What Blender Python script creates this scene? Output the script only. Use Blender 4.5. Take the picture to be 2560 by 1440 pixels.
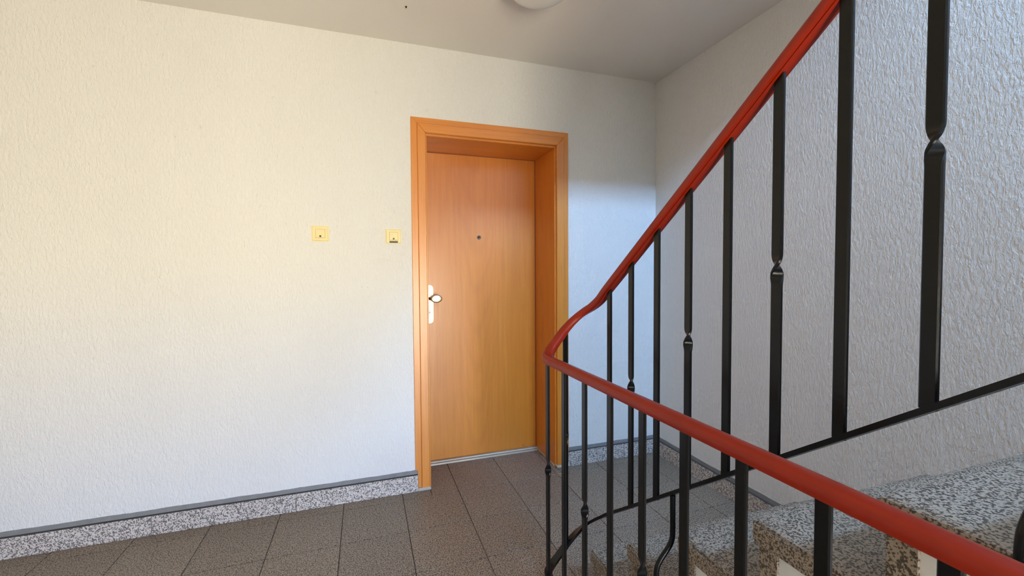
import bpy, bmesh, math, random
from mathutils import Vector, Matrix
random.seed(7)
R = math.radians
for o in list(bpy.data.objects):
    bpy.data.objects.remove(o, do_unlink=True)
scene = bpy.context.scene
COL = scene.collection

# ------------------------------------------------------------------ camera
# world: the corner of the back wall (y = 0) and the right wall (x = 0) is the origin, z up, floor z = 0
F_PX, YAW, PITCH, ROLL = 1086.01, 0.3273, 0.0346, -0.0067
CAM = Vector((-1.853, -2.4572, 1.222))
fwd = Vector((math.sin(YAW)*math.cos(PITCH), math.cos(YAW)*math.cos(PITCH), -math.sin(PITCH)))
rgt = Vector((math.cos(YAW), -math.sin(YAW), 0))
up = rgt.cross(fwd)
r2 = math.cos(ROLL)*rgt + math.sin(ROLL)*up
u2 = -math.sin(ROLL)*rgt + math.cos(ROLL)*up
cd = bpy.data.cameras.new('camera')
cam = bpy.data.objects.new('camera', cd)
COL.objects.link(cam)
m = Matrix((r2, u2, -fwd)).transposed().to_4x4()
m.translation = CAM
cam.matrix_world = m
cd.sensor_width = 36.0
cd.lens = 36.0*F_PX/2560.0
cd.clip_start = 0.02
scene.camera = cam

# ------------------------------------------------------------------ world: blue-white sky above, warm ground below
world = bpy.data.worlds.new('world')
scene.world = world
world.use_nodes = True
nt = world.node_tree
nt.nodes.clear()
wo = nt.nodes.new('ShaderNodeOutputWorld')
bg = nt.nodes.new('ShaderNodeBackground')
tc = nt.nodes.new('ShaderNodeTexCoord')
sx = nt.nodes.new('ShaderNodeSeparateXYZ')
mr = nt.nodes.new('ShaderNodeMapRange')
mr.inputs['From Min'].default_value = -0.04
mr.inputs['From Max'].default_value = 0.04
mx = nt.nodes.new('ShaderNodeMix')
mx.data_type = 'RGBA'
mx.inputs['A'].default_value = (1.44, 1.31, 1.00, 1)      # sunlit ground outside
mx.inputs['B'].default_value = (0.78, 0.97, 1.37, 1)      # open sky
nt.links.new(tc.outputs['Generated'], sx.inputs[0])
nt.links.new(sx.outputs['Z'], mr.inputs['Value'])
nt.links.new(mr.outputs[0], mx.inputs['Factor'])
nt.links.new(mx.outputs['Result'], bg.inputs['Color'])
bg.inputs['Strength'].default_value = 27.5
nt.links.new(bg.outputs[0], wo.inputs[0])

# two added unseen windows, placed to fit the light; portal in the low one
WIN_LOW = (-1.80, -0.36, 0.08, 1.30)      # added low window: x0, x1, z0, z1
WIN_HIGH = (-0.92, -0.04, 3.62, 4.02)     # added stair window over the half landing
REAR_Y = -4.4
def portal(name, w, y):
    ld = bpy.data.lights.new(name, 'AREA')
    ld.shape = 'RECTANGLE'
    ld.size = w[1]-w[0]
    ld.size_y = w[3]-w[2]
    ld.cycles.is_portal = True
    o = bpy.data.objects.new(name, ld)
    COL.objects.link(o)
    o.location = ((w[0]+w[1])/2, y, (w[2]+w[3])/2)
    o.rotation_euler = (R(90), 0, 0)       # -z looks towards +y (into the hall)
    return o
portal('daylight_portal', WIN_LOW, REAR_Y-0.08)
# added area light, stronger than sky, for the blue patch beside the door
ld = bpy.data.lights.new('stair_window_added_light', 'AREA')
ld.shape = 'RECTANGLE'
ld.size = WIN_HIGH[1]-WIN_HIGH[0]-0.1
ld.size_y = WIN_HIGH[3]-WIN_HIGH[2]-0.1
ld.energy = 112.0
ld.color = (0.47, 0.95, 1.75)
lo = bpy.data.objects.new('stair_window_added_light', ld)
COL.objects.link(lo)
lo.location = ((WIN_HIGH[0]+WIN_HIGH[1])/2, REAR_Y-0.07, (WIN_HIGH[2]+WIN_HIGH[3])/2)
lo.rotation_euler = (R(68), 0, 0)

scene.view_settings.view_transform = 'Standard'
scene.view_settings.look = 'None'
scene.view_settings.gamma = 1.0
scene.view_settings.use_curve_mapping = False
scene.view_settings.exposure = 0.12

# ------------------------------------------------------------------ materials
def srgb(r, g, b):
    f = lambda c: (c/255/12.92) if c/255 <= 0.04045 else ((c/255+0.055)/1.055)**2.4
    return (f(r), f(g), f(b), 1)
def new_mat(name, col, rough=0.5, metal=0.0, spec=0.5):
    m = bpy.data.materials.new(name)
    m.use_nodes = True
    b = m.node_tree.nodes['Principled BSDF']
    b.inputs['Base Color'].default_value = col
    b.inputs['Roughness'].default_value = rough
    b.inputs['Metallic'].default_value = metal
    b.inputs['Specular IOR Level'].default_value = spec
    return m
class N:
    """small node helper"""
    def __init__(self, m):
        self.t = m.node_tree
        self.b = self.t.nodes['Principled BSDF']
    def n(self, typ, **kw):
        nd = self.t.nodes.new(typ)
        for k, v in kw.items():
            if k.startswith('i_'):
                nd.inputs[k[2:].replace('_', ' ')].default_value = v
            else:
                setattr(nd, k, v)
        return nd
    def l(self, a, b):
        self.t.links.new(a, b)
    def pos(self, scale=(1, 1, 1), obj=False):
        if obj:
            s = self.n('ShaderNodeTexCoord').outputs['Object']
        else:
            s = self.n('ShaderNodeNewGeometry').outputs['Position']
        mp = self.n('ShaderNodeMapping')
        mp.inputs['Scale'].default_value = scale
        self.l(s, mp.inputs['Vector'])
        return mp.outputs[0]
    def noise(self, vec, scale, detail=2, rough=0.5, dist=0.0):
        nd = self.n('ShaderNodeTexNoise')
        nd.inputs['Scale'].default_value = scale
        nd.inputs['Detail'].default_value = detail
        nd.inputs['Roughness'].default_value = rough
        nd.inputs['Distortion'].default_value = dist
        self.l(vec, nd.inputs['Vector'])
        return nd.outputs['Fac']
    def ramp(self, fac, stops, interp='LINEAR'):
        nd = self.n('ShaderNodeValToRGB')
        cr = nd.color_ramp
        cr.interpolation = interp
        while len(cr.elements) < len(stops):
            cr.elements.new(0.5)
        for e, (p, c) in zip(cr.elements, stops):
            e.position = p
            e.color = c
        self.l(fac, nd.inputs['Fac'])
        return nd.outputs['Color']
    def math(self, op, a, b=None):
        nd = self.n('ShaderNodeMath', operation=op)
        for i, v in enumerate((a, b)):
            if v is None:
                continue
            if isinstance(v, (int, float)):
                nd.inputs[i].default_value = v
            else:
                self.l(v, nd.inputs[i])
        return nd.outputs[0]
    def mix(self, fac, a, b, blend='MIX'):
        nd = self.n('ShaderNodeMix', data_type='RGBA', blend_type=blend)
        for k, v in (('Factor', fac), ('A', a), ('B', b)):
            if isinstance(v, (int, float, tuple)):
                nd.inputs[k].default_value = v
            else:
                self.l(v, nd.inputs[k])
        return nd.outputs['Result']
    def bump(self, h, strength, dist):
        nd = self.n('ShaderNodeBump')
        nd.inputs['Strength'].default_value = strength
        nd.inputs['Distance'].default_value = dist
        self.l(h, nd.inputs['Height'])
        self.l(nd.outputs[0], self.b.inputs['Normal'])
        return nd

def plaster(name, col, rough_bump=True):
    m = new_mat(name, col, 0.9, spec=0.2)
    k = N(m)
    tone = k.noise(k.pos((1, 1, 0.45)), 2.3, 4)
    c = k.mix(tone, (col[0]*0.95, col[1]*0.95, col[2]*0.95, 1), (min(1, col[0]*1.03), min(1, col[1]*1.03), min(1, col[2]*1.03), 1))
    if rough_bump:
        drag = k.noise(k.pos((1, 1, 0.38)), 95, 3, 0.62, 0.4)         # vertically trowelled scratch plaster
        grain = k.noise(k.pos(), 190, 2, 0.6)
        big = k.noise(k.pos((1, 1, 0.5)), 9, 2)
        h = k.math('ADD', k.math('MULTIPLY', k.ramp(drag, [(0.38, (0, 0, 0, 1)), (0.62, (1, 1, 1, 1))]), 0.7), k.math('MULTIPLY', grain, 0.45))
        h = k.math('ADD', h, k.math('MULTIPLY', big, 0.5))
        k.bump(h, 0.75, 0.0034)
        pit = k.noise(k.pos((1, 1, 0.5)), 70, 2, 0.6)
        dk = k.ramp(pit, [(0.25, (0.88, 0.87, 0.85, 1)), (0.34, (1, 1, 1, 1))])
        c = k.mix(1.0, c, dk, 'MULTIPLY')
    else:
        k.bump(k.noise(k.pos(), 140, 3, 0.6), 0.25, 0.002)
    k.l(c, k.b.inputs['Base Color'])
    return m

def terrazzo(name, light, dark, rough):
    m = new_mat(name, light, rough, spec=0.35)
    k = N(m)
    a = k.noise(k.pos(), 215, 1.6, 0.5, 0.3)
    b = k.noise(k.pos(), 90, 2, 0.5)
    f = k.math('ADD', a, k.math('MULTIPLY', k.math('SUBTRACT', b, 0.5), 0.25))
    mid = tuple(0.55*l+0.45*d for l, d in zip(light, dark))
    c = k.ramp(f, [(0.43, dark), (0.485, mid), (0.52, light), (0.70, light)])
    chip = k.noise(k.pos(), 420, 1, 0.5)
    c = k.mix(k.math('MULTIPLY', chip, 0.35), c, (light[0]*1.12, light[1]*1.1, light[2]*1.05, 1))
    rnd = k.n('ShaderNodeObjectInfo').outputs['Random']
    v = k.math('ADD', k.math('MULTIPLY', rnd, 0.10), 0.95)
    cc = k.n('ShaderNodeCombineColor')
    for i in range(3):
        k.l(v, cc.inputs[i])
    c = k.mix(1.0, c, cc.outputs[0], 'MULTIPLY')
    k.l(c, k.b.inputs['Base Color'])
    k.l(k.math('ADD', k.math('MULTIPLY', k.noise(k.pos(), 14, 3), 0.22), rough-0.11), k.b.inputs['Roughness'])
    return m

def wood(name, horizontal=False, leaf=False):
    base = srgb(205, 132, 52)
    m = new_mat(name, base, 0.36, spec=0.85)
    k = N(m)
    sc = (1.2, 6, 26) if horizontal else (26, 6, 1.0)
    g1 = k.noise(k.pos(sc), 2.0, 5, 0.6, 0.3)
    sc2 = (0.5, 4, 7) if horizontal else (7, 4, 0.35)
    g2 = k.noise(k.pos(sc2), 1.4, 3, 0.5, 0.2)
    c = k.ramp(g1, [(0.28, srgb(212, 128, 36)), (0.5, srgb(220, 138, 43)), (0.75, srgb(228, 149, 53))])
    c = k.mix(k.math('MULTIPLY', g2, 0.55), c, srgb(208, 122, 36))
    if leaf:
        # cathedral figure down the middle of the veneer: nested parabolas
        s = k.n('ShaderNodeSeparateXYZ')
        k.l(k.n('ShaderNodeNewGeometry').outputs['Position'], s.inputs[0])
        wob = k.noise(k.pos((3, 3, 1.2)), 1.5, 3)
        dx = k.math('ADD', s.outputs['X'], 1.16)
        dx = k.math('ADD', dx, k.math('MULTIPLY', k.math('SUBTRACT', wob, 0.5), 0.16))
        q = k.math('MULTIPLY', k.math('MULTIPLY', dx, dx), -34.0)
        v = k.math('ADD', q, k.math('MULTIPLY', s.outputs['Z'], 1.0))
        w = k.math('SINE', k.math('MULTIPLY', v, 24.0))
        w = k.math('POWER', k.math('MULTIPLY', k.math('ADD', w, 1.0), 0.5), 3.0)
        msk = k.math('SUBTRACT', 1.0, k.math('MULTIPLY', k.math('ABSOLUTE', dx), 4.5))
        msk = k.math('MAXIMUM', msk, 0.0)
        c = k.mix(k.math('MULTIPLY', k.math('MULTIPLY', w, msk), 0.22), c, srgb(186, 106, 34))
    pores = k.noise(k.pos((3, 8, 160) if horizontal else (160, 8, 3)), 1.5, 1)
    c = k.mix(k.ramp(pores, [(0.58, (0, 0, 0, 1)), (0.72, (0.30, 0.30, 0.30, 1))]), c, srgb(184, 106, 36))
    k.l(c, k.b.inputs['Base Color'])
    k.bump(g1, 0.05, 0.001)
    return m

def paint(name, col, rough, bump=0.15, scale=60, coat=0.0):
    m = new_mat(name, col, rough)
    k = N(m)
    k.bump(k.noise(k.pos(), scale, 3), bump, 0.0012)
    t = k.noise(k.pos(), scale*0.3, 3)
    k.l(k.mix(t, (col[0]*0.82, col[1]*0.82, col[2]*0.82, 1), (min(1, col[0]*1.15), min(1, col[1]*1.15), min(1, col[2]*1.15), 1)), k.b.inputs['Base Color'])
    k.b.inputs['Coat Weight'].default_value = coat
    k.b.inputs['Coat Roughness'].default_value = 0.12
    return m

M = {}
M['wall'] = plaster('rough_white_plaster', (0.80, 0.775, 0.735, 1))
M['ceiling'] = plaster('smooth_ceiling_paint', (0.81, 0.765, 0.70, 1), False)
M['hidden'] = plaster('hall_paint', (0.70, 0.665, 0.60, 1), False)
M['floor'] = terrazzo('floor_terrazzo', srgb(152, 137, 120), srgb(28, 21, 18), 0.42)
M['skirt'] = terrazzo('skirting_terrazzo', srgb(210, 200, 192), srgb(40, 35, 38), 0.5)
M['step'] = terrazzo('step_terrazzo', srgb(157, 142, 125), srgb(28, 21, 18), 0.45)
M['grout'] = paint('dark_grout', srgb(58, 48, 43), 0.9, 0.4, 150)
M['wood'] = wood('beech_veneer')
M['wood_h'] = wood('beech_veneer_crosswise', horizontal=True)
M['leaf'] = wood('beech_door_veneer', leaf=True)
M['seal'] = paint('brown_door_seal', srgb(150, 86, 34), 0.6)
M['grey_band'] = paint('grey_wall_paint', srgb(134, 132, 130), 0.75, 0.4, 90)
M['dark_top'] = paint('dark_grey_grime', srgb(72, 70, 68), 0.85, 0.3, 90)
M['silicone'] = paint('grey_silicone', srgb(176, 170, 158), 0.55, 0.2, 60)
M['alu'] = new_mat('champagne_aluminium', srgb(226, 214, 184), 0.34, 1.0)
M['steel'] = new_mat('dull_nickel', srgb(120, 116, 108), 0.28, 1.0)
M['threshold'] = new_mat('threshold_aluminium', srgb(176, 166, 146), 0.5, 0.5)
M['black'] = paint('black_gloss_paint', srgb(9, 9, 9), 0.30, 0.30, 70, 0.0)
M['red'] = paint('red_handrail_plastic', srgb(146, 34, 7), 0.38, 0.06, 40, 0.0)
for _n in ('black', 'red'):
    M[_n].node_tree.nodes['Principled BSDF'].inputs['Specular IOR Level'].default_value = 0.3
M['cream'] = paint('cream_plastic', srgb(236, 218, 160), 0.4, 0.02, 40)
M['cream_gap'] = paint('shadow_gap_plastic', srgb(196, 168, 104), 0.6, 0.02, 40)
M['dark_plastic'] = paint('dark_lens', srgb(70, 60, 48), 0.35, 0.02, 40)
M['strip'] = paint('dark_name_strip', srgb(58, 56, 54), 0.45, 0.02, 40)
M['opal'] = new_mat('opal_glass', (0.80, 0.79, 0.74, 1), 0.22)
M['opal'].node_tree.nodes['Principled BSDF'].inputs['Subsurface Weight'].default_value = 0.0
M['white'] = paint('white_stair_paint', (0.74, 0.72, 0.67, 1), 0.8, 0.3, 60)
M['lens'] = new_mat('peephole_glass', (0.02, 0.02, 0.02, 1), 0.05)
M['chip'] = paint('chipped_dark', srgb(40, 30, 24), 0.8)
M['frame_white'] = paint('white_window_frame', (0.75, 0.75, 0.73, 1), 0.5)

# ------------------------------------------------------------------ mesh helpers
def link(name, me, mat, parent=None, smooth=False):
    o = bpy.data.objects.new(name, me)
    COL.objects.link(o)
    if mat is not None and not me.materials:
        me.materials.append(M[mat])
    if parent is not None:
        o.parent = parent
    if smooth:
        for p in me.polygons:
            p.use_smooth = True
    return o
def bm_obj(name, bm, mat, parent=None, smooth=False):
    bmesh.ops.recalc_face_normals(bm, faces=bm.faces)
    me = bpy.data.meshes.new(name)
    bm.to_mesh(me)
    bm.free()
    return link(name, me, mat, parent, smooth)
def add_box(bm, x0, x1, y0, y1, z0, z1):
    v = [bm.verts.new((x, y, z)) for x in (x0, x1) for y in (y0, y1) for z in (z0, z1)]
    fs = [(0, 1, 3, 2), (4, 6, 7, 5), (0, 4, 5, 1), (2, 3, 7, 6), (0, 2, 6, 4), (1, 5, 7, 3)]
    return [bm.faces.new([v[i] for i in f]) for f in fs]
def box(name, b, mat, parent=None, bevel=0.0, seg=1):
    bm = bmesh.new()
    add_box(bm, *b)
    if bevel:
        bmesh.ops.bevel(bm, geom=list(bm.edges), offset=bevel, segments=seg, affect='EDGES', profile=0.5)
    return bm_obj(name, bm, mat, parent)
def boxes(name, bl, mat, parent=None):
    bm = bmesh.new()
    for b in bl:
        add_box(bm, *b)
    return bm_obj(name, bm, mat, parent)
def prism_xz(name, poly, y0, y1, mat, parent=None, bevel=0.0):
    """polygon in the x-z plane extruded from y0 to y1"""
    bm = bmesh.new()
    a = [bm.verts.new((x, y0, z)) for x, z in poly]
    b = [bm.verts.new((x, y1, z)) for x, z in poly]
    bm.faces.new(a)
    bm.faces.new(b[::-1])
    n = len(poly)
    for i in range(n):
        bm.faces.new((a[i], a[(i+1) % n], b[(i+1) % n], b[i]))
    if bevel:
        bmesh.ops.bevel(bm, geom=list(bm.edges), offset=bevel, segments=1, affect='EDGES')
    return bm_obj(name, bm, mat, parent)
def prism_yz(name, poly, x0, x1, mat, parent=None):
    bm = bmesh.new()
    a = [bm.verts.new((x0, y, z)) for y, z in poly]
    b = [bm.verts.new((x1, y, z)) for y, z in poly]
    bm.faces.new(a)
    bm.faces.new(b[::-1])
    n = len(poly)
    for i in range(n):
        bm.faces.new((a[i], a[(i+1) % n], b[(i+1) % n], b[i]))
    return bm_obj(name, bm, mat, parent)
def lathe(name, prof, mat, parent=None, seg=32, axis='Z', loc=(0, 0, 0), scale=(1, 1, 1)):
    bm = bmesh.new()
    rings = []
    for r, h in prof:
        ring = []
        for i in range(seg):
            a = 2*math.pi*i/seg
            c, s = r*math.cos(a), r*math.sin(a)
            p = (c, s, h) if axis == 'Z' else (c, h, s)
            ring.append(bm.verts.new((loc[0]+p[0]*scale[0], loc[1]+p[1]*scale[1], loc[2]+p[2]*scale[2])))
        rings.append(ring)
    for a, b in zip(rings, rings[1:]):
        for i in range(seg):
            bm.faces.new((a[i], a[(i+1) % seg], b[(i+1) % seg], b[i]))
    bm.faces.new(rings[0])
    bm.faces.new(rings[-1])
    return bm_obj(name, bm, mat, parent, True)
def catmull(pts, per=6):
    pts = [Vector(p) for p in pts]
    out = []
    P = [2*pts[0]-pts[1]] + pts + [2*pts[-1]-pts[-2]]
    for i in range(1, len(P)-2):
        a, b, c, d = P[i-1], P[i], P[i+1], P[i+2]
        n = per if (c-b).length < 0.2 else 2
        for k in range(n):
            t = k/n
            # centripetal-like damping keeps long straight runs straight
            m1 = (c-a)*0.5*min(1, (c-b).length/max(1e-6, (c-a).length*0.5))
            m2 = (d-b)*0.5*min(1, (c-b).length/max(1e-6, (d-b).length*0.5))
            t2, t3 = t*t, t*t*t
            out.append((2*t3-3*t2+1)*b+(t3-2*t2+t)*m1+(-2*t3+3*t2)*c+(t3-t2)*m2)
    out.append(pts[-1])
    return out
def sweep(name, path, prof, mat, parent=None, smooth=True, up=Vector((0, 0, 1))):
    """profile (side, up) swept along the path with the up side kept upright"""
    bm = bmesh.new()
    rings = []
    n = len(path)
    for i, p in enumerate(path):
        t = (path[min(i+1, n-1)]-path[max(i-1, 0)]).normalized()
        s = t.cross(up)
        s.normalize()
        u = s.cross(t).normalized()
        rings.append([bm.verts.new(p+s*a+u*b) for a, b in prof])
    k = len(prof)
    for a, b in zip(rings, rings[1:]):
        for i in range(k):
            bm.faces.new((a[i], a[(i+1) % k], b[(i+1) % k], b[i]))
    bm.faces.new(rings[0][::-1])
    bm.faces.new(rings[-1])
    return bm_obj(name, bm, mat, parent, smooth)
def sharp_smooth(o, ang=40):
    """smooth shading that keeps edges sharper than the angle"""
    me = o.data
    bm = bmesh.new()
    bm.from_mesh(me)
    for f in bm.faces:
        f.smooth = True
    for e in bm.edges:
        if len(e.link_faces) == 2 and e.calc_face_angle(0) > R(ang):
            e.smooth = False
    bm.to_mesh(me)
    bm.free()
    return o
def round_rect(w, h, r, seg=4):
    out = []
    for cx, cy, a0 in ((w/2-r, h/2-r, 0), (-w/2+r, h/2-r, 90), (-w/2+r, -h/2+r, 180), (w/2-r, -h/2+r, 270)):
        for i in range(seg+1):
            a = R(a0+90*i/seg)
            out.append((cx+r*math.cos(a), cy+r*math.sin(a)))
    return out
def empty(name, loc=(0, 0, 0)):
    o = bpy.data.objects.new(name, None)
    o.empty_display_size = 0.1
    COL.objects.link(o)
    o.location = loc
    return o
def tag(o, label, cat, group=None):
    o['label'] = label
    o['category'] = cat
    if group:
        o['group'] = group
    return o
def struct(o, label=None):
    o['kind'] = 'structure'
    if label:
        o['label'] = label
    return o

# ------------------------------------------------------------------ room shell
H = 2.473           # ceiling height
XL = -3.95          # left wall
EDGE = -1.6         # front edge of the slab over the landing, right half
TOP = 4.6
# door opening in the back wall
OX0, OX1, OZ = -1.53, -0.72, 2.0
struct(boxes('wall_back', [(XL-0.2, OX0, 0, 0.40, -0.1, TOP), (OX1, 0.2, 0, 0.40, -0.1, TOP), (OX0, OX1, 0, 0.40, OZ, TOP), (OX0, OX1, 0.385, 0.40, -0.1, OZ)], 'wall'),
       'rough white plastered wall with the flat door')
struct(box('wall_right', (0, 0.2, REAR_Y-0.2, 0, -0.1, TOP), 'wall'), 'rough white plastered wall beside the stairs')
struct(box('wall_left', (XL-0.2, XL, REAR_Y-0.2, 0, -0.1, TOP), 'wall'), 'white plastered wall at the far left of the hall')
wl, wh = WIN_LOW, WIN_HIGH
struct(boxes('wall_rear', [
    (XL, wl[0], REAR_Y-0.2, REAR_Y, -0.1, H),
    (wl[0], wl[1], REAR_Y-0.2, REAR_Y, -0.1, wl[2]),
    (wl[0], wl[1], REAR_Y-0.2, REAR_Y, wl[3], H),
    (wl[1], 0, REAR_Y-0.2, REAR_Y, -0.1, H),
    (XL, wh[0], REAR_Y-0.2, REAR_Y, H, TOP),
    (wh[0], wh[1], REAR_Y-0.2, REAR_Y, H, wh[2]),
    (wh[0], wh[1], REAR_Y-0.2, REAR_Y, wh[3], TOP),
    (wh[1], 0, REAR_Y-0.2, REAR_Y, H, TOP)], 'hidden'), 'white wall behind the viewer with two windows')
struct(boxes('ceiling', [(XL, 0, EDGE, 0, H, H+0.2), (XL, -0.92, REAR_Y, EDGE, H, H+0.2)], 'ceiling'), 'smooth off-white ceiling over the landing')
struct(boxes('wall_added_shaft', [(-1.02, -0.92, REAR_Y, EDGE, H+0.2, TOP), (-0.92, 0, EDGE, EDGE+0.1, H+0.2, TOP), (-1.02, 0, REAR_Y, EDGE+0.1, TOP, TOP+0.1)], 'hidden'), 'white shaft added above the stair flight to confine the window light')  # unseen shaft, added to keep the stair window's light to the right
# frames of the two added windows behind the camera
def window(name, w, bars_x, bars_z, label):
    root = struct(empty(name, ((w[0]+w[1])/2, REAR_Y-0.1, w[2])), label)
    def fr(x0, x1, z0, z1, nm):
        o = box(nm, (x0, x1, REAR_Y-0.14, REAR_Y-0.09, z0, z1), 'frame_white')
        o.parent = root
        o.matrix_parent_inverse = Matrix.Translation(-root.location)
    t = 0.05
    fr(w[0], w[1], w[2], w[2]+t, 'frame_rail')
    fr(w[0], w[1], w[3]-t, w[3], 'frame_rail')
    fr(w[0], w[0]+t, w[2]+t, w[3]-t, 'frame_post')
    fr(w[1]-t, w[1], w[2]+t, w[3]-t, 'frame_post')
    for b in bars_x:
        fr(b-0.03, b+0.03, w[2]+t, w[3]-t, 'mullion')
window('window_1', WIN_LOW, [-1.0], [], 'low white framed window added behind the viewer to fit the daylight')
window('window_2', WIN_HIGH, [], [], 'high white framed stair window added behind the viewer to fit the daylight')

# ------------------------------------------------------------------ floor: terrazzo tiles on a dark bed
TS, TX, TY, J = 0.3025, -1.9766, -0.0841, 0.0026
floor = struct(boxes('floor', [(XL, 0, REAR_Y, 0.0, -0.1, -0.004), (OX0, OX1, 0.0, 0.385, -0.1, -0.004)], 'grout'), 'speckled grey brown terrazzo tile floor of the landing')
def tile_mesh(x0, x1, y0, y1):
    bm = bmesh.new()
    add_box(bm, 0, x1-x0, 0, y1-y0, -0.012, 0.0)
    es = [e for e in bm.edges if all(abs(v.co.z) < 1e-6 for v in e.verts)]
    bmesh.ops.bevel(bm, geom=es, offset=0.0012, segments=1, affect='EDGES')
    bmesh.ops.recalc_face_normals(bm, faces=bm.faces)
    me = bpy.data.meshes.new('tile')
    bm.to_mesh(me)
    bm.free()
    me.materials.append(M['floor'])
    return me
full_tile = tile_mesh(0, TS-J, 0, TS-J)
YT = TY+TS          # row line that would lie inside the wall
for iy in range(-12, 2):
    for ix in range(-7, 7):
        x0, x1 = TX+ix*TS+J/2, TX+(ix+1)*TS-J/2
        y1, y0 = TY+iy*TS+TS-J/2, TY+iy*TS+J/2
        cx0, cx1, cy0, cy1 = max(x0, XL), min(x1, -0.001), y0, y1
        if y1 <= 0:
            pass
        elif y0 < 0:                         # row along the wall; runs on into the door recess
            if x1 <= OX0+0.02 or x0 >= OX1-0.02:
                cy1 = -0.001
            else:
                if x0 < OX0+0.012:
                    tm = tile_mesh(cx0, OX0+0.010, cy0, -0.001)
                    link('tile', tm, None, floor).location = (cx0, cy0, 0)
                    cx0 = OX0+0.012
                if x1 > OX1-0.012:
                    tm = tile_mesh(OX1-0.010, cx1, cy0, -0.001)
                    link('tile', tm, None, floor).location = (OX1-0.010, cy0, 0)
                    cx1 = OX1-0.012
        else:                                # second row inside the recess
            cx0, cx1, cy1 = max(cx0, OX0+0.012), min(cx1, OX1-0.012), min(cy1, 0.30)
        if cx1-cx0 < 0.01 or cy1-cy0 < 0.01:
            continue
        same = abs((cx1-cx0)-(TS-J)) < 1e-4 and abs((cy1-cy0)-(TS-J)) < 1e-4
        me = full_tile if same else tile_mesh(cx0, cx1, cy0, cy1)
        link('tile', me, None, floor).location = (cx0, cy0, 0)

# ------------------------------------------------------------------ skirtings
SK, SKT = 0.092, 0.016
def skirting(name, label, segs, wallside):
    root = struct(empty(name), label)
    for a, b in segs:
        if wallside == 'back':
            o = box('skirting_tile', (a, b-0.002, -SKT, 0, 0, SK), 'skirt', root, 0.0015)
            box('top_edge', (a, b-0.002, -SKT+0.0005, 0, SK, SK+0.0025), 'dark_top', o)
        else:
            o = box('skirting_tile', (-SKT, 0, a, b-0.002, 0, SK), 'skirt', root, 0.0015)
            box('top_edge', (-SKT+0.0005, 0, a, b-0.002, SK, SK+0.0025), 'dark_top', o)
    return root
skirting('baseboard_back', 'speckled terrazzo skirting along the door wall',
         [(-3.93, -3.43), (-3.43, -2.82), (-2.82, -2.205), (-2.205, -1.5855), (-0.655, -0.25), (-0.25, -SKT)], 'back')
skirting('baseboard_right', 'speckled terrazzo skirting along the right wall',
         [(-0.60, -SKT), (-1.02, -0.60)], 'right')
def band(name, x0, x1, z0, z1, right=False, t=0.003):
    """grey painted band with the slightly wavy hand-painted upper edge"""
    bm = bmesh.new()
    n = max(2, int(abs(x1-x0)/0.02))
    lo, hi, lob, hib = [], [], [], []
    for i in range(n+1):
        x = x0+(x1-x0)*i/n
        zz = z1+0.0007*math.sin(i*0.45)+random.uniform(-0.0009, 0.0009)
        f = (lambda d, z: (-d, x, z)) if right else (lambda d, z: (x, -d, z))
        lo.append(bm.verts.new(f(t, z0)))
        hi.append(bm.verts.new(f(t, zz)))
        hib.append(bm.verts.new(f(0, zz)))
        lob.append(bm.verts.new(f(0, z0)))
    for i in range(n):
        bm.faces.new((lo[i], lo[i+1], hi[i+1], hi[i]))
        bm.faces.new((hi[i], hi[i+1], hib[i+1], hib[i]))
        bm.faces.new((hib[i], hib[i+1], lob[i+1], lob[i]))
        bm.faces.new((lob[i], lob[i+1], lo[i+1], lo[i]))
    for k in (0, -1):
        bm.faces.new((lo[k], hi[k], hib[k], lob[k]))
    return bm_obj(name, bm, 'grey_band')
struct(band('trim_1', -3.93, -1.5865, SK+0.002, 0.116), 'grey painted band above the left skirting')
struct(band('trim_2', -0.650, -0.001, SK+0.002, 0.116), 'grey painted band between door and corner')
struct(band('trim_3', -1.02, -0.003, SK+0.002, 0.116, True), 'grey painted band on the right wall')

# ------------------------------------------------------------------ the flat door
door = struct(empty('door_1', (-1.12, 0, 0)), 'orange beech veneered flat door in a deep matching frame')
def dpart(o):
    o.parent = door
    o.matrix_parent_inverse = Matrix.Translation(-door.location)
    return o
A0, A1, AZ = -1.600, -0.650, 2.080      # outer edge of the casing
B0, B1, BZ = -1.566, -0.681, 2.049      # step between the two casing bands
C0, C1, CZ = -1.521, -0.730, 1.997      # inner edge of the casing
yo, yi = -0.009, -0.017
dpart(prism_xz('outer_casing', [(A0, 0.118), (A0, AZ), (B0, BZ), (B0, 0.0), (A0+0.014, 0.0), (A0+0.014, 0.118)], yo, 0.004, 'wood', None, 0.0012))
dpart(prism_xz('outer_casing', [(A1, 0.0), (A1, AZ), (B1, BZ), (B1, 0.0)], yo, 0.004, 'wood', None, 0.0012))
dpart(prism_xz('outer_casing', [(A0, AZ), (A1, AZ), (B1, BZ), (B0, BZ)], yo, 0.004, 'wood_h', None, 0.0012))
dpart(prism_xz('inner_casing', [(B0, 0.0), (B0, BZ), (C0, CZ), (C0, 0.0)], yi, 0.02, 'wood', None, 0.003))
dpart(prism_xz('inner_casing', [(B1, 0.0), (B1, BZ), (C1, CZ), (C1, 0.0)], yi, 0.02, 'wood', None, 0.003))
dpart(prism_xz('inner_casing', [(B0, BZ), (B1, BZ), (C1, CZ), (C0, CZ)], yi, 0.02, 'wood_h', None, 0.003))
LY = 0.325                               # front of the door leaf
L0, L1, LZ = -1.512, -0.738, 1.986       # clear faces of the lining
dpart(box('jamb_lining', (L0-0.02, L0, 0.004, 0.36, 0.0, LZ), 'wood', None, 0.002))
dpart(box('jamb_lining', (L1, L1+0.02, 0.004, 0.36, 0.0, LZ), 'wood', None, 0.002))
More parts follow.
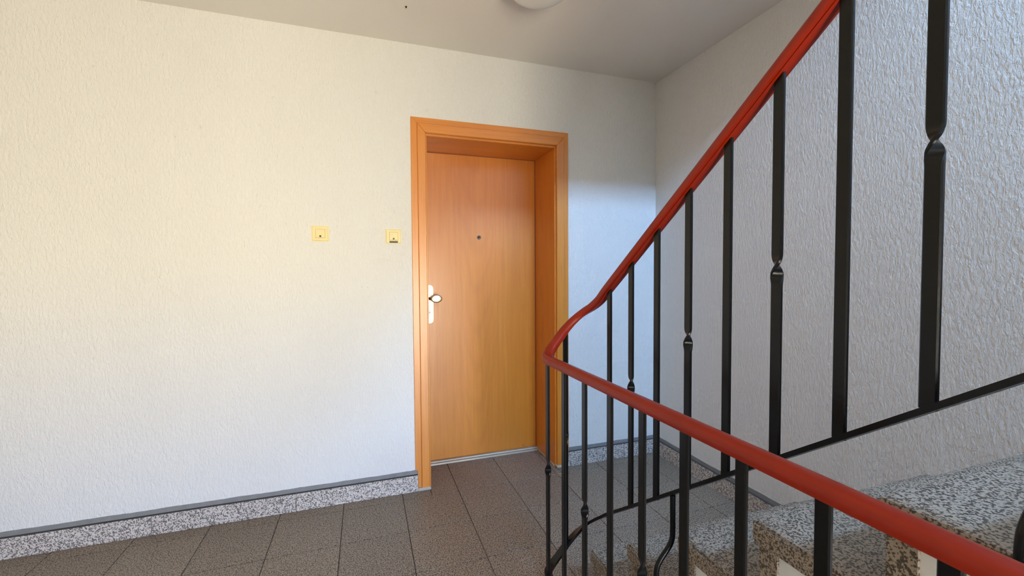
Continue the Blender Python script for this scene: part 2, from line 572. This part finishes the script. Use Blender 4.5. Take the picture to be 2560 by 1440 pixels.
dpart(box('head_lining', (L0-0.02, L1+0.02, 0.004, 0.36, LZ, LZ+0.016), 'wood_h', None, 0.002))
for nm, b in (('door_seal', (L0, L0+0.006, LY-0.006, LY, 0.02, LZ)), ('door_seal', (L1-0.004, L1, LY-0.006, LY, 0.02, LZ)), ('door_seal', (L0, L1, LY-0.006, LY, LZ-0.004, LZ))):
    dpart(box(nm, b, 'seal'))
dpart(box('door_leaf', (L0-0.004, L1+0.004, LY, LY+0.045, 0.016, LZ+0.004), 'leaf', None, 0.001))
# threshold profile: low aluminium ramp with a raised lip
dpart(prism_yz('threshold', [(0.285, 0.0), (0.288, 0.008), (0.300, 0.011), (0.303, 0.017), (0.318, 0.019), (0.322, 0.014), (LY+0.03, 0.014), (LY+0.03, 0.0)], L0, L1, 'threshold'))
# silicone feet round the casing
for x0, x1 in ((A0+0.010, C0+0.006), (C1-0.006, A1+0.002)):
    dpart(box('silicone_foot', (x0, x1, yi-0.006, 0.01, 0.0, 0.019), 'silicone', None, 0.006, 3))
dpart(box('silicone_joint', (L1-0.005, L1+0.004, 0.02, 0.30, 0.0, 0.012), 'silicone', None, 0.002))
# peephole
pe = dpart(lathe('peephole', [(0.0135, 0), (0.0135, -0.003), (0.011, -0.006), (0.0085, -0.0045), (0.006, -0.003)], 'steel', None, 28, 'Y', (-1.135, LY, 1.457)))
ln = lathe('lens', [(0.0065, -0.002), (0.0055, -0.0045), (0.003, -0.0058), (0.0005, -0.0062)], 'lens', None, 20, 'Y', (-1.135, LY, 1.457))
ln.parent = pe
# small dark chip low on the leaf
dpart(lathe('screw_mark', [(0.0035, 0.001), (0.003, -0.001), (0.001, -0.0012)], 'chip', None, 10, 'Y', (-0.835, LY, 0.032)))
# handle plate and cranked knob
PX, PZ0, PZ1, PW = -1.4635, 0.905, 1.148, 0.0225
bm = bmesh.new()
out = []
for i in range(13):
    a = math.pi*i/12
    out.append((PX+PW*math.cos(a), PZ1-PW+PW*math.sin(a)))
for i in range(13):
    a = math.pi+math.pi*i/12
    out.append((PX+PW*math.cos(a), PZ0+PW+PW*math.sin(a)))
fr = [bm.verts.new((x, LY-0.009, z)) for x, z in out]
bk = [bm.verts.new((x, LY, z)) for x, z in out]
bm.faces.new(fr)
bm.faces.new(bk[::-1])
for i in range(len(out)):
    j = (i+1) % len(out)
    bm.faces.new((fr[i], fr[j], bk[j], bk[i]))
es = [e for e in bm.edges if all(abs(v.co.y-(LY-0.009)) < 1e-6 for v in e.verts)]
bmesh.ops.bevel(bm, geom=es, offset=0.0025, segments=2, affect='EDGES')
plate = dpart(bm_obj('handle_plate', bm, 'alu'))
plate['label'] = 'champagne metal security plate'
KX, KZ = -1.4635, 1.063
def hpart(o, lab=None):
    o.parent = plate
    if lab:
        o['label'] = lab
    return o
neck = catmull([(KX, LY-0.006, KZ), (KX, LY-0.022, KZ), (KX+0.008, LY-0.036, KZ), (KX+0.022, LY-0.046, KZ)], 6)
hpart(sweep('knob_neck', neck, [(0.0105*math.cos(2*math.pi*i/14), 0.0105*math.sin(2*math.pi*i/14)) for i in range(14)], 'steel'))
hpart(lathe('knob', [(0.004, 0.014), (0.016, 0.012), (0.0255, 0.006), (0.0285, 0.001), (0.0285, -0.004), (0.0272, -0.0085), (0.0245, -0.0108), (0.020, -0.0118), (0.010, -0.0125), (0.0005, -0.0127)],
            'alu', None, 36, 'Y', (KX+0.036, LY-0.052, KZ), (1.28, 1, 0.88)), 'oval champagne metal knob')
hpart(lathe('lock_cylinder', [(0.0085, 0), (0.0085, -0.0105), (0.007, -0.0115), (0.0005, -0.0115)], 'alu', None, 20, 'Y', (PX-0.004, LY, 0.977)))

# ------------------------------------------------------------------ push buttons beside the door
def push_plate(name, x0, x1, z0, z1, label, cat, strip):
    root = tag(empty(name, ((x0+x1)/2, 0, z0)), label, cat)
    def par(o, q=None):
        o.parent = q or root
        if q is None:
            o.matrix_parent_inverse = Matrix.Translation(-root.location)
        return o
    w, h = x1-x0, z1-z0
    bm = bmesh.new()
    add_box(bm, x0, x1, -0.010, 0.004, z0, z1)
    es = [e for e in bm.edges if all(abs(v.co.y+0.010) < 1e-6 for v in e.verts)]
    bmesh.ops.bevel(bm, geom=es, offset=0.005, segments=3, affect='EDGES')
    par(bm_obj('cover_plate', bm, 'cream'))
    bx0, bx1 = x0+w*0.235, x1-w*0.22
    bz0, bz1 = z0+h*0.235, z1-h*0.215
    par(box('button_gap', (bx0-0.0012, bx1+0.0012, -0.0102, -0.004, bz0-0.0012, bz1+0.0012), 'cream_gap'))
    r = par(box('push_button', (bx0, bx1, -0.0135, -0.005, bz0, bz1), 'cream', None, 0.0015, 2))
    cx = (bx0+bx1)/2
    par(box('indicator_window', (cx-0.0045, cx+0.0045, -0.0142, -0.0125, bz0+0.003, bz0+0.012), 'dark_plastic', None, 0.0004), r)
    if strip:
        par(box('name_strip', (bx0, bx1, -0.0112, -0.008, z0+0.004, z0+0.0135), 'strip', None, 0.0004))
    return root
push_plate('light_switch', -2.106, -2.024, 1.392, 1.471, 'square cream push switch far left on the wall, without a name strip', 'switch', False)
push_plate('doorbell_button', -1.740, -1.659, 1.386, 1.464, 'square cream bell button beside the door with a dark name strip', 'doorbell', True)

# ------------------------------------------------------------------ ceiling lamp (off)
LX, LYY = -1.14, -0.742
lamp = tag(empty('ceiling_lamp', (LX, LYY, H)), 'round white opal glass ceiling lamp, switched off, cut by the top of the picture', 'lamp')
def lpart(o):
    o.parent = lamp
    o.matrix_parent_inverse = Matrix.Translation(-lamp.location)
lpart(lathe('base_ring', [(0.085, H), (0.085, H-0.012), (0.092, H-0.016), (0.092, H-0.024), (0.05, H-0.026)], 'opal', None, 40, 'Z', (LX, LYY, 0)))
gp = [(0.090, H-0.020)]
for i in range(1, 16):
    a = R(55-145*i/15)
    gp.append((max(0.0008, 0.13*math.cos(a)), H-0.060+0.050*math.sin(a)))
lpart(lathe('glass_globe', gp, 'opal', None, 56, 'Z', (LX, LYY, 0)))
hook = tag(lathe('ceiling_screw', [(0.004, H), (0.004, H-0.004), (0.0022, H-0.007), (0.0005, H-0.0075)], 'chip', None, 10, 'Z', (-1.646, -0.332, 0)), 'tiny dark screw head in the ceiling above the door wall', 'screw')

# ------------------------------------------------------------------ stair flight rising along the right wall
RISE, GO, Y1, SX = 0.17, 0.24, -1.02, -1.06
NST = 9
stairs = tag(empty('staircase', (SX, Y1, 0)), 'terrazzo stair flight rising along the right wall behind the black railing', 'stairs')
def spart(o, lab=None):
    o.parent = stairs
    o.matrix_parent_inverse = Matrix.Translation(-stairs.location)
    return o
tr = None
for k in range(1, NST+1):
    yf = Y1-GO*(k-1)
    z = RISE*k
    depth = GO+0.02 if k < NST else 1.45
    if k == 1 or k == NST:
        bm = bmesh.new()
        add_box(bm, 0, -SX-0.001, -depth, 0.0, -0.048, 0.0)
        bmesh.ops.bevel(bm, geom=list(bm.edges), offset=0.006, segments=2, affect='EDGES')
        bmesh.ops.recalc_face_normals(bm, faces=bm.faces)
        tm = bpy.data.meshes.new('tread')
        bm.to_mesh(tm)
        bm.free()
        tm.materials.append(M['step'])
    o = link('tread', tm, None)
    spart(o)
    o.location = (SX, yf, z)
    rz0 = RISE*(k-1)
    if k == 1:
        bm = bmesh.new()
        add_box(bm, 0.012, -SX-0.001, -0.055, -0.012, 0.0005, RISE-0.0485)
        bmesh.ops.recalc_face_normals(bm, faces=bm.faces)
        rm = bpy.data.meshes.new('riser')
        bm.to_mesh(rm)
        bm.free()
        rm.materials.append(M['step'])
    o = link('riser', rm, None)
    spart(o)
    o.location = (SX, yf, rz0)
# white painted soffit body under treads and risers
pts = []
for k in range(1, NST+1):
    yf = Y1-GO*(k-1)
    pts += [(yf-0.055, RISE*(k-1)), (yf-0.055, RISE*k-0.049)]
poly = []
yend = Y1-GO*(NST-1)-1.44
poly = pts + [(yend, RISE*NST-0.049), (yend, RISE*NST-0.2), (-3.02, RISE*NST-0.2)]
for k in range(NST-1, 0, -1):              # stepped soffit following the treads
    yf = Y1-GO*(k-1)
    poly += [(yf-GO-0.055-0.07, RISE*k-0.11), (yf-0.055-0.07, RISE*k-0.11)]
poly += [(Y1-0.125, 0.0)]
spart(prism_yz('flight_body', poly, SX+0.018, -0.001, 'white'))

# ------------------------------------------------------------------ railing: black bars, red plastic handrail
rail = tag(empty('stair_railing', (-1.22, -1.0, 0)), 'black iron stair railing with twisted bars and a red handrail', 'railing')
def rpart(o, lab=None):
    o.parent = rail
    o.matrix_parent_inverse = Matrix.Translation(-rail.location)
    if lab:
        o['label'] = lab
    return o
XLOW, XUP, SL = -1.22, -1.02, 0.71
YEND = -3.0
def zu(y):
    return 1.157+SL*(-1.094-y)      # underside of the sloping handrail
hp = [(XLOW, -3.2, .904), (XLOW, -1.4, .904), (XLOW, -1.08, .904), (XLOW, -1.03, .904), (-1.2135, -.978, .909), (-1.185, -.945, .932), (-1.15, -.935, .969),
      (-1.117, -.93, 1.004), (-1.08, -.935, 1.040), (-1.05, -.952, 1.068), (-1.03, -.985, 1.092), (-1.022, -1.03, 1.122), (XUP, -1.075, zu(-1.075)+.015), (XUP, -1.12, zu(-1.12)+.015),
      (XUP, -1.3, zu(-1.3)+.015), (XUP, YEND, zu(YEND)+.015)]
hpath = catmull(hp, 6)
prof = []
for i in range(9):                    # rounded crown
    a = math.pi*i/8
    prof.append((0.0205*math.cos(a), 0.002+0.0125*math.sin(a)))
prof += [(-0.0215, -0.006), (-0.0185, -0.0125), (-0.0125, -0.0135), (-0.0115, -0.0085), (0.0115, -0.0085), (0.0125, -0.0135), (0.0185, -0.0125), (0.0215, -0.006)]
rpart(sharp_smooth(sweep('handrail', hpath, prof, 'red'), 50), 'glossy red plastic handrail')
rpart(sharp_smooth(sweep('handrail_core', hpath, [(0.0113, -0.0148), (0.0113, -0.0088), (-0.0113, -0.0088), (-0.0113, -0.0148)], 'red'), 50))
# lower flat bar
bp = [(XLOW, -3.2, .085), (XLOW, -1.4, .085), (XLOW, -1.08, .085), (XLOW, -1.03, .085), (-1.2135, -.978, .085), (-1.185, -.947, .092), (-1.15, -.936, .115),
      (-1.117, -.932, .146), (-1.08, -.937, .184), (-1.052, -.951, .216), (-1.036, -.975, .244), (-1.026, -1.01, .275), (-1.021, -1.05, .306), (XUP, -1.085, zu(-1.085)-.817), (XUP, -1.12, zu(-1.12)-.817),
      (XUP, -1.3, zu(-1.3)-.817), (XUP, YEND, zu(YEND)-.817)]
rpart(sharp_smooth(sweep('bottom_rail', catmull(bp, 6), [(0.015, 0.005), (0.015, -0.005), (-0.015, -0.005), (-0.015, 0.005)][::-1], 'black'), 40))

def flat_bar(zlo, zhi, twist, w=0.0245, t=0.009, heading=0.0):
    """flat bar, wide along the rail; the twisted ones make half a turn in the middle"""
    bm = bmesh.new()
    zs = [zlo, zhi]
    L = zhi-zlo
    mid = (zlo+zhi)/2
    lv = [(zlo, 0.0)]
    if twist:
        half = 0.034
        for i in range(13):
            s = i/12
            lv.append((mid-half+2*half*s, math.pi*(3*s*s-2*s*s*s)))
    lv.append((zhi, math.pi if twist else 0.0))
    r = 0.0022
    cs = []
    for sx_, sy_ in ((1, 1), (-1, 1), (-1, -1), (1, -1)):
        a, b = (sx_*t/2, sy_*(w/2-r)), (sx_*(t/2-r), sy_*w/2)
        cs += [a, b] if sx_*sy_ > 0 else [b, a]
    rings = []
    for z, a in lv:
        a += heading
        c, s = math.cos(a), math.sin(a)
        rings.append([bm.verts.new((x*c-y*s, x*s+y*c, z)) for x, y in cs])
    k = len(cs)
    for p, q in zip(rings, rings[1:]):
        for i in range(k):
            bm.faces.new((p[i], p[(i+1) % k], q[(i+1) % k], q[i]))
    bm.faces.new(rings[0][::-1])
    bm.faces.new(rings[-1])
    bmesh.ops.recalc_face_normals(bm, faces=bm.faces)
    me = bpy.data.meshes.new('baluster')
    bm.to_mesh(me)
    bm.free()
    me.materials.append(M['black'])
    o = bpy.data.objects.new('baluster', me)
    COL.objects.link(o)
    sharp_smooth(o, 32)
    return o
def place(o, x, y, z):
    rpart(o)
    o.location = (x, y, z)
lowp = flat_bar(0.089, 0.891, False)
lowt = flat_bar(0.089, 0.891, True)
used = set()
def copy_of(o):
    if o.name not in used:
        used.add(o.name)
        return o
    c = o.copy()
    COL.objects.link(c)
    return c
for i in range(15):
    y = -0.985-0.1465*i
    if y < -3.15:
        break
    place(copy_of(lowt if i % 2 == 0 else lowp), XLOW+(0.004 if i == 0 else 0), y, 0)
upp = flat_bar(-0.816, 0.004, False)
upt = flat_bar(-0.816, 0.004, True)
for i in range(15):
    y = -1.094-0.1335*i
    if y < YEND+0.05:
        break
    place(copy_of(upt if i % 2 == 1 else upp), XUP, y, zu(y))
place(flat_bar(0.148, 0.992, True, 0.0225, 0.009, R(-75)), -1.117, -0.931, 0)
# cranked round posts that carry the flight's lower bar, bolted to the step ends
circ = [(0.0078*math.cos(2*math.pi*i/12), 0.0078*math.sin(2*math.pi*i/12)) for i in range(12)]
for y in (-1.437, -2.157, -2.637):
    zb = zu(y)-0.823
    pth = catmull([(XUP, y, zb), (XUP, y, zb-0.02), (XUP, y, zb-0.115), (XUP-0.004, y, zb-0.135), (XUP-0.016, y, zb-0.154), (XUP-0.040, y, zb-0.180),
                   (XUP-0.052, y, zb-0.198), (XUP-0.056, y, zb-0.22), (XUP-0.056, y, zb-0.27), (XUP-0.056, y, zb-0.36)], 4)
    post = rpart(sweep('support_post', pth, circ, 'black', None, True, Vector((0, 1, 0))))
# posts of the level part, standing on the floor
for y in (-1.06, -2.1, -3.1):
    rpart(sweep('support_post', [Vector((XLOW, y, 0.083)), Vector((XLOW, y, 0.0))], circ, 'black', None, True, Vector((0, 1, 0))))
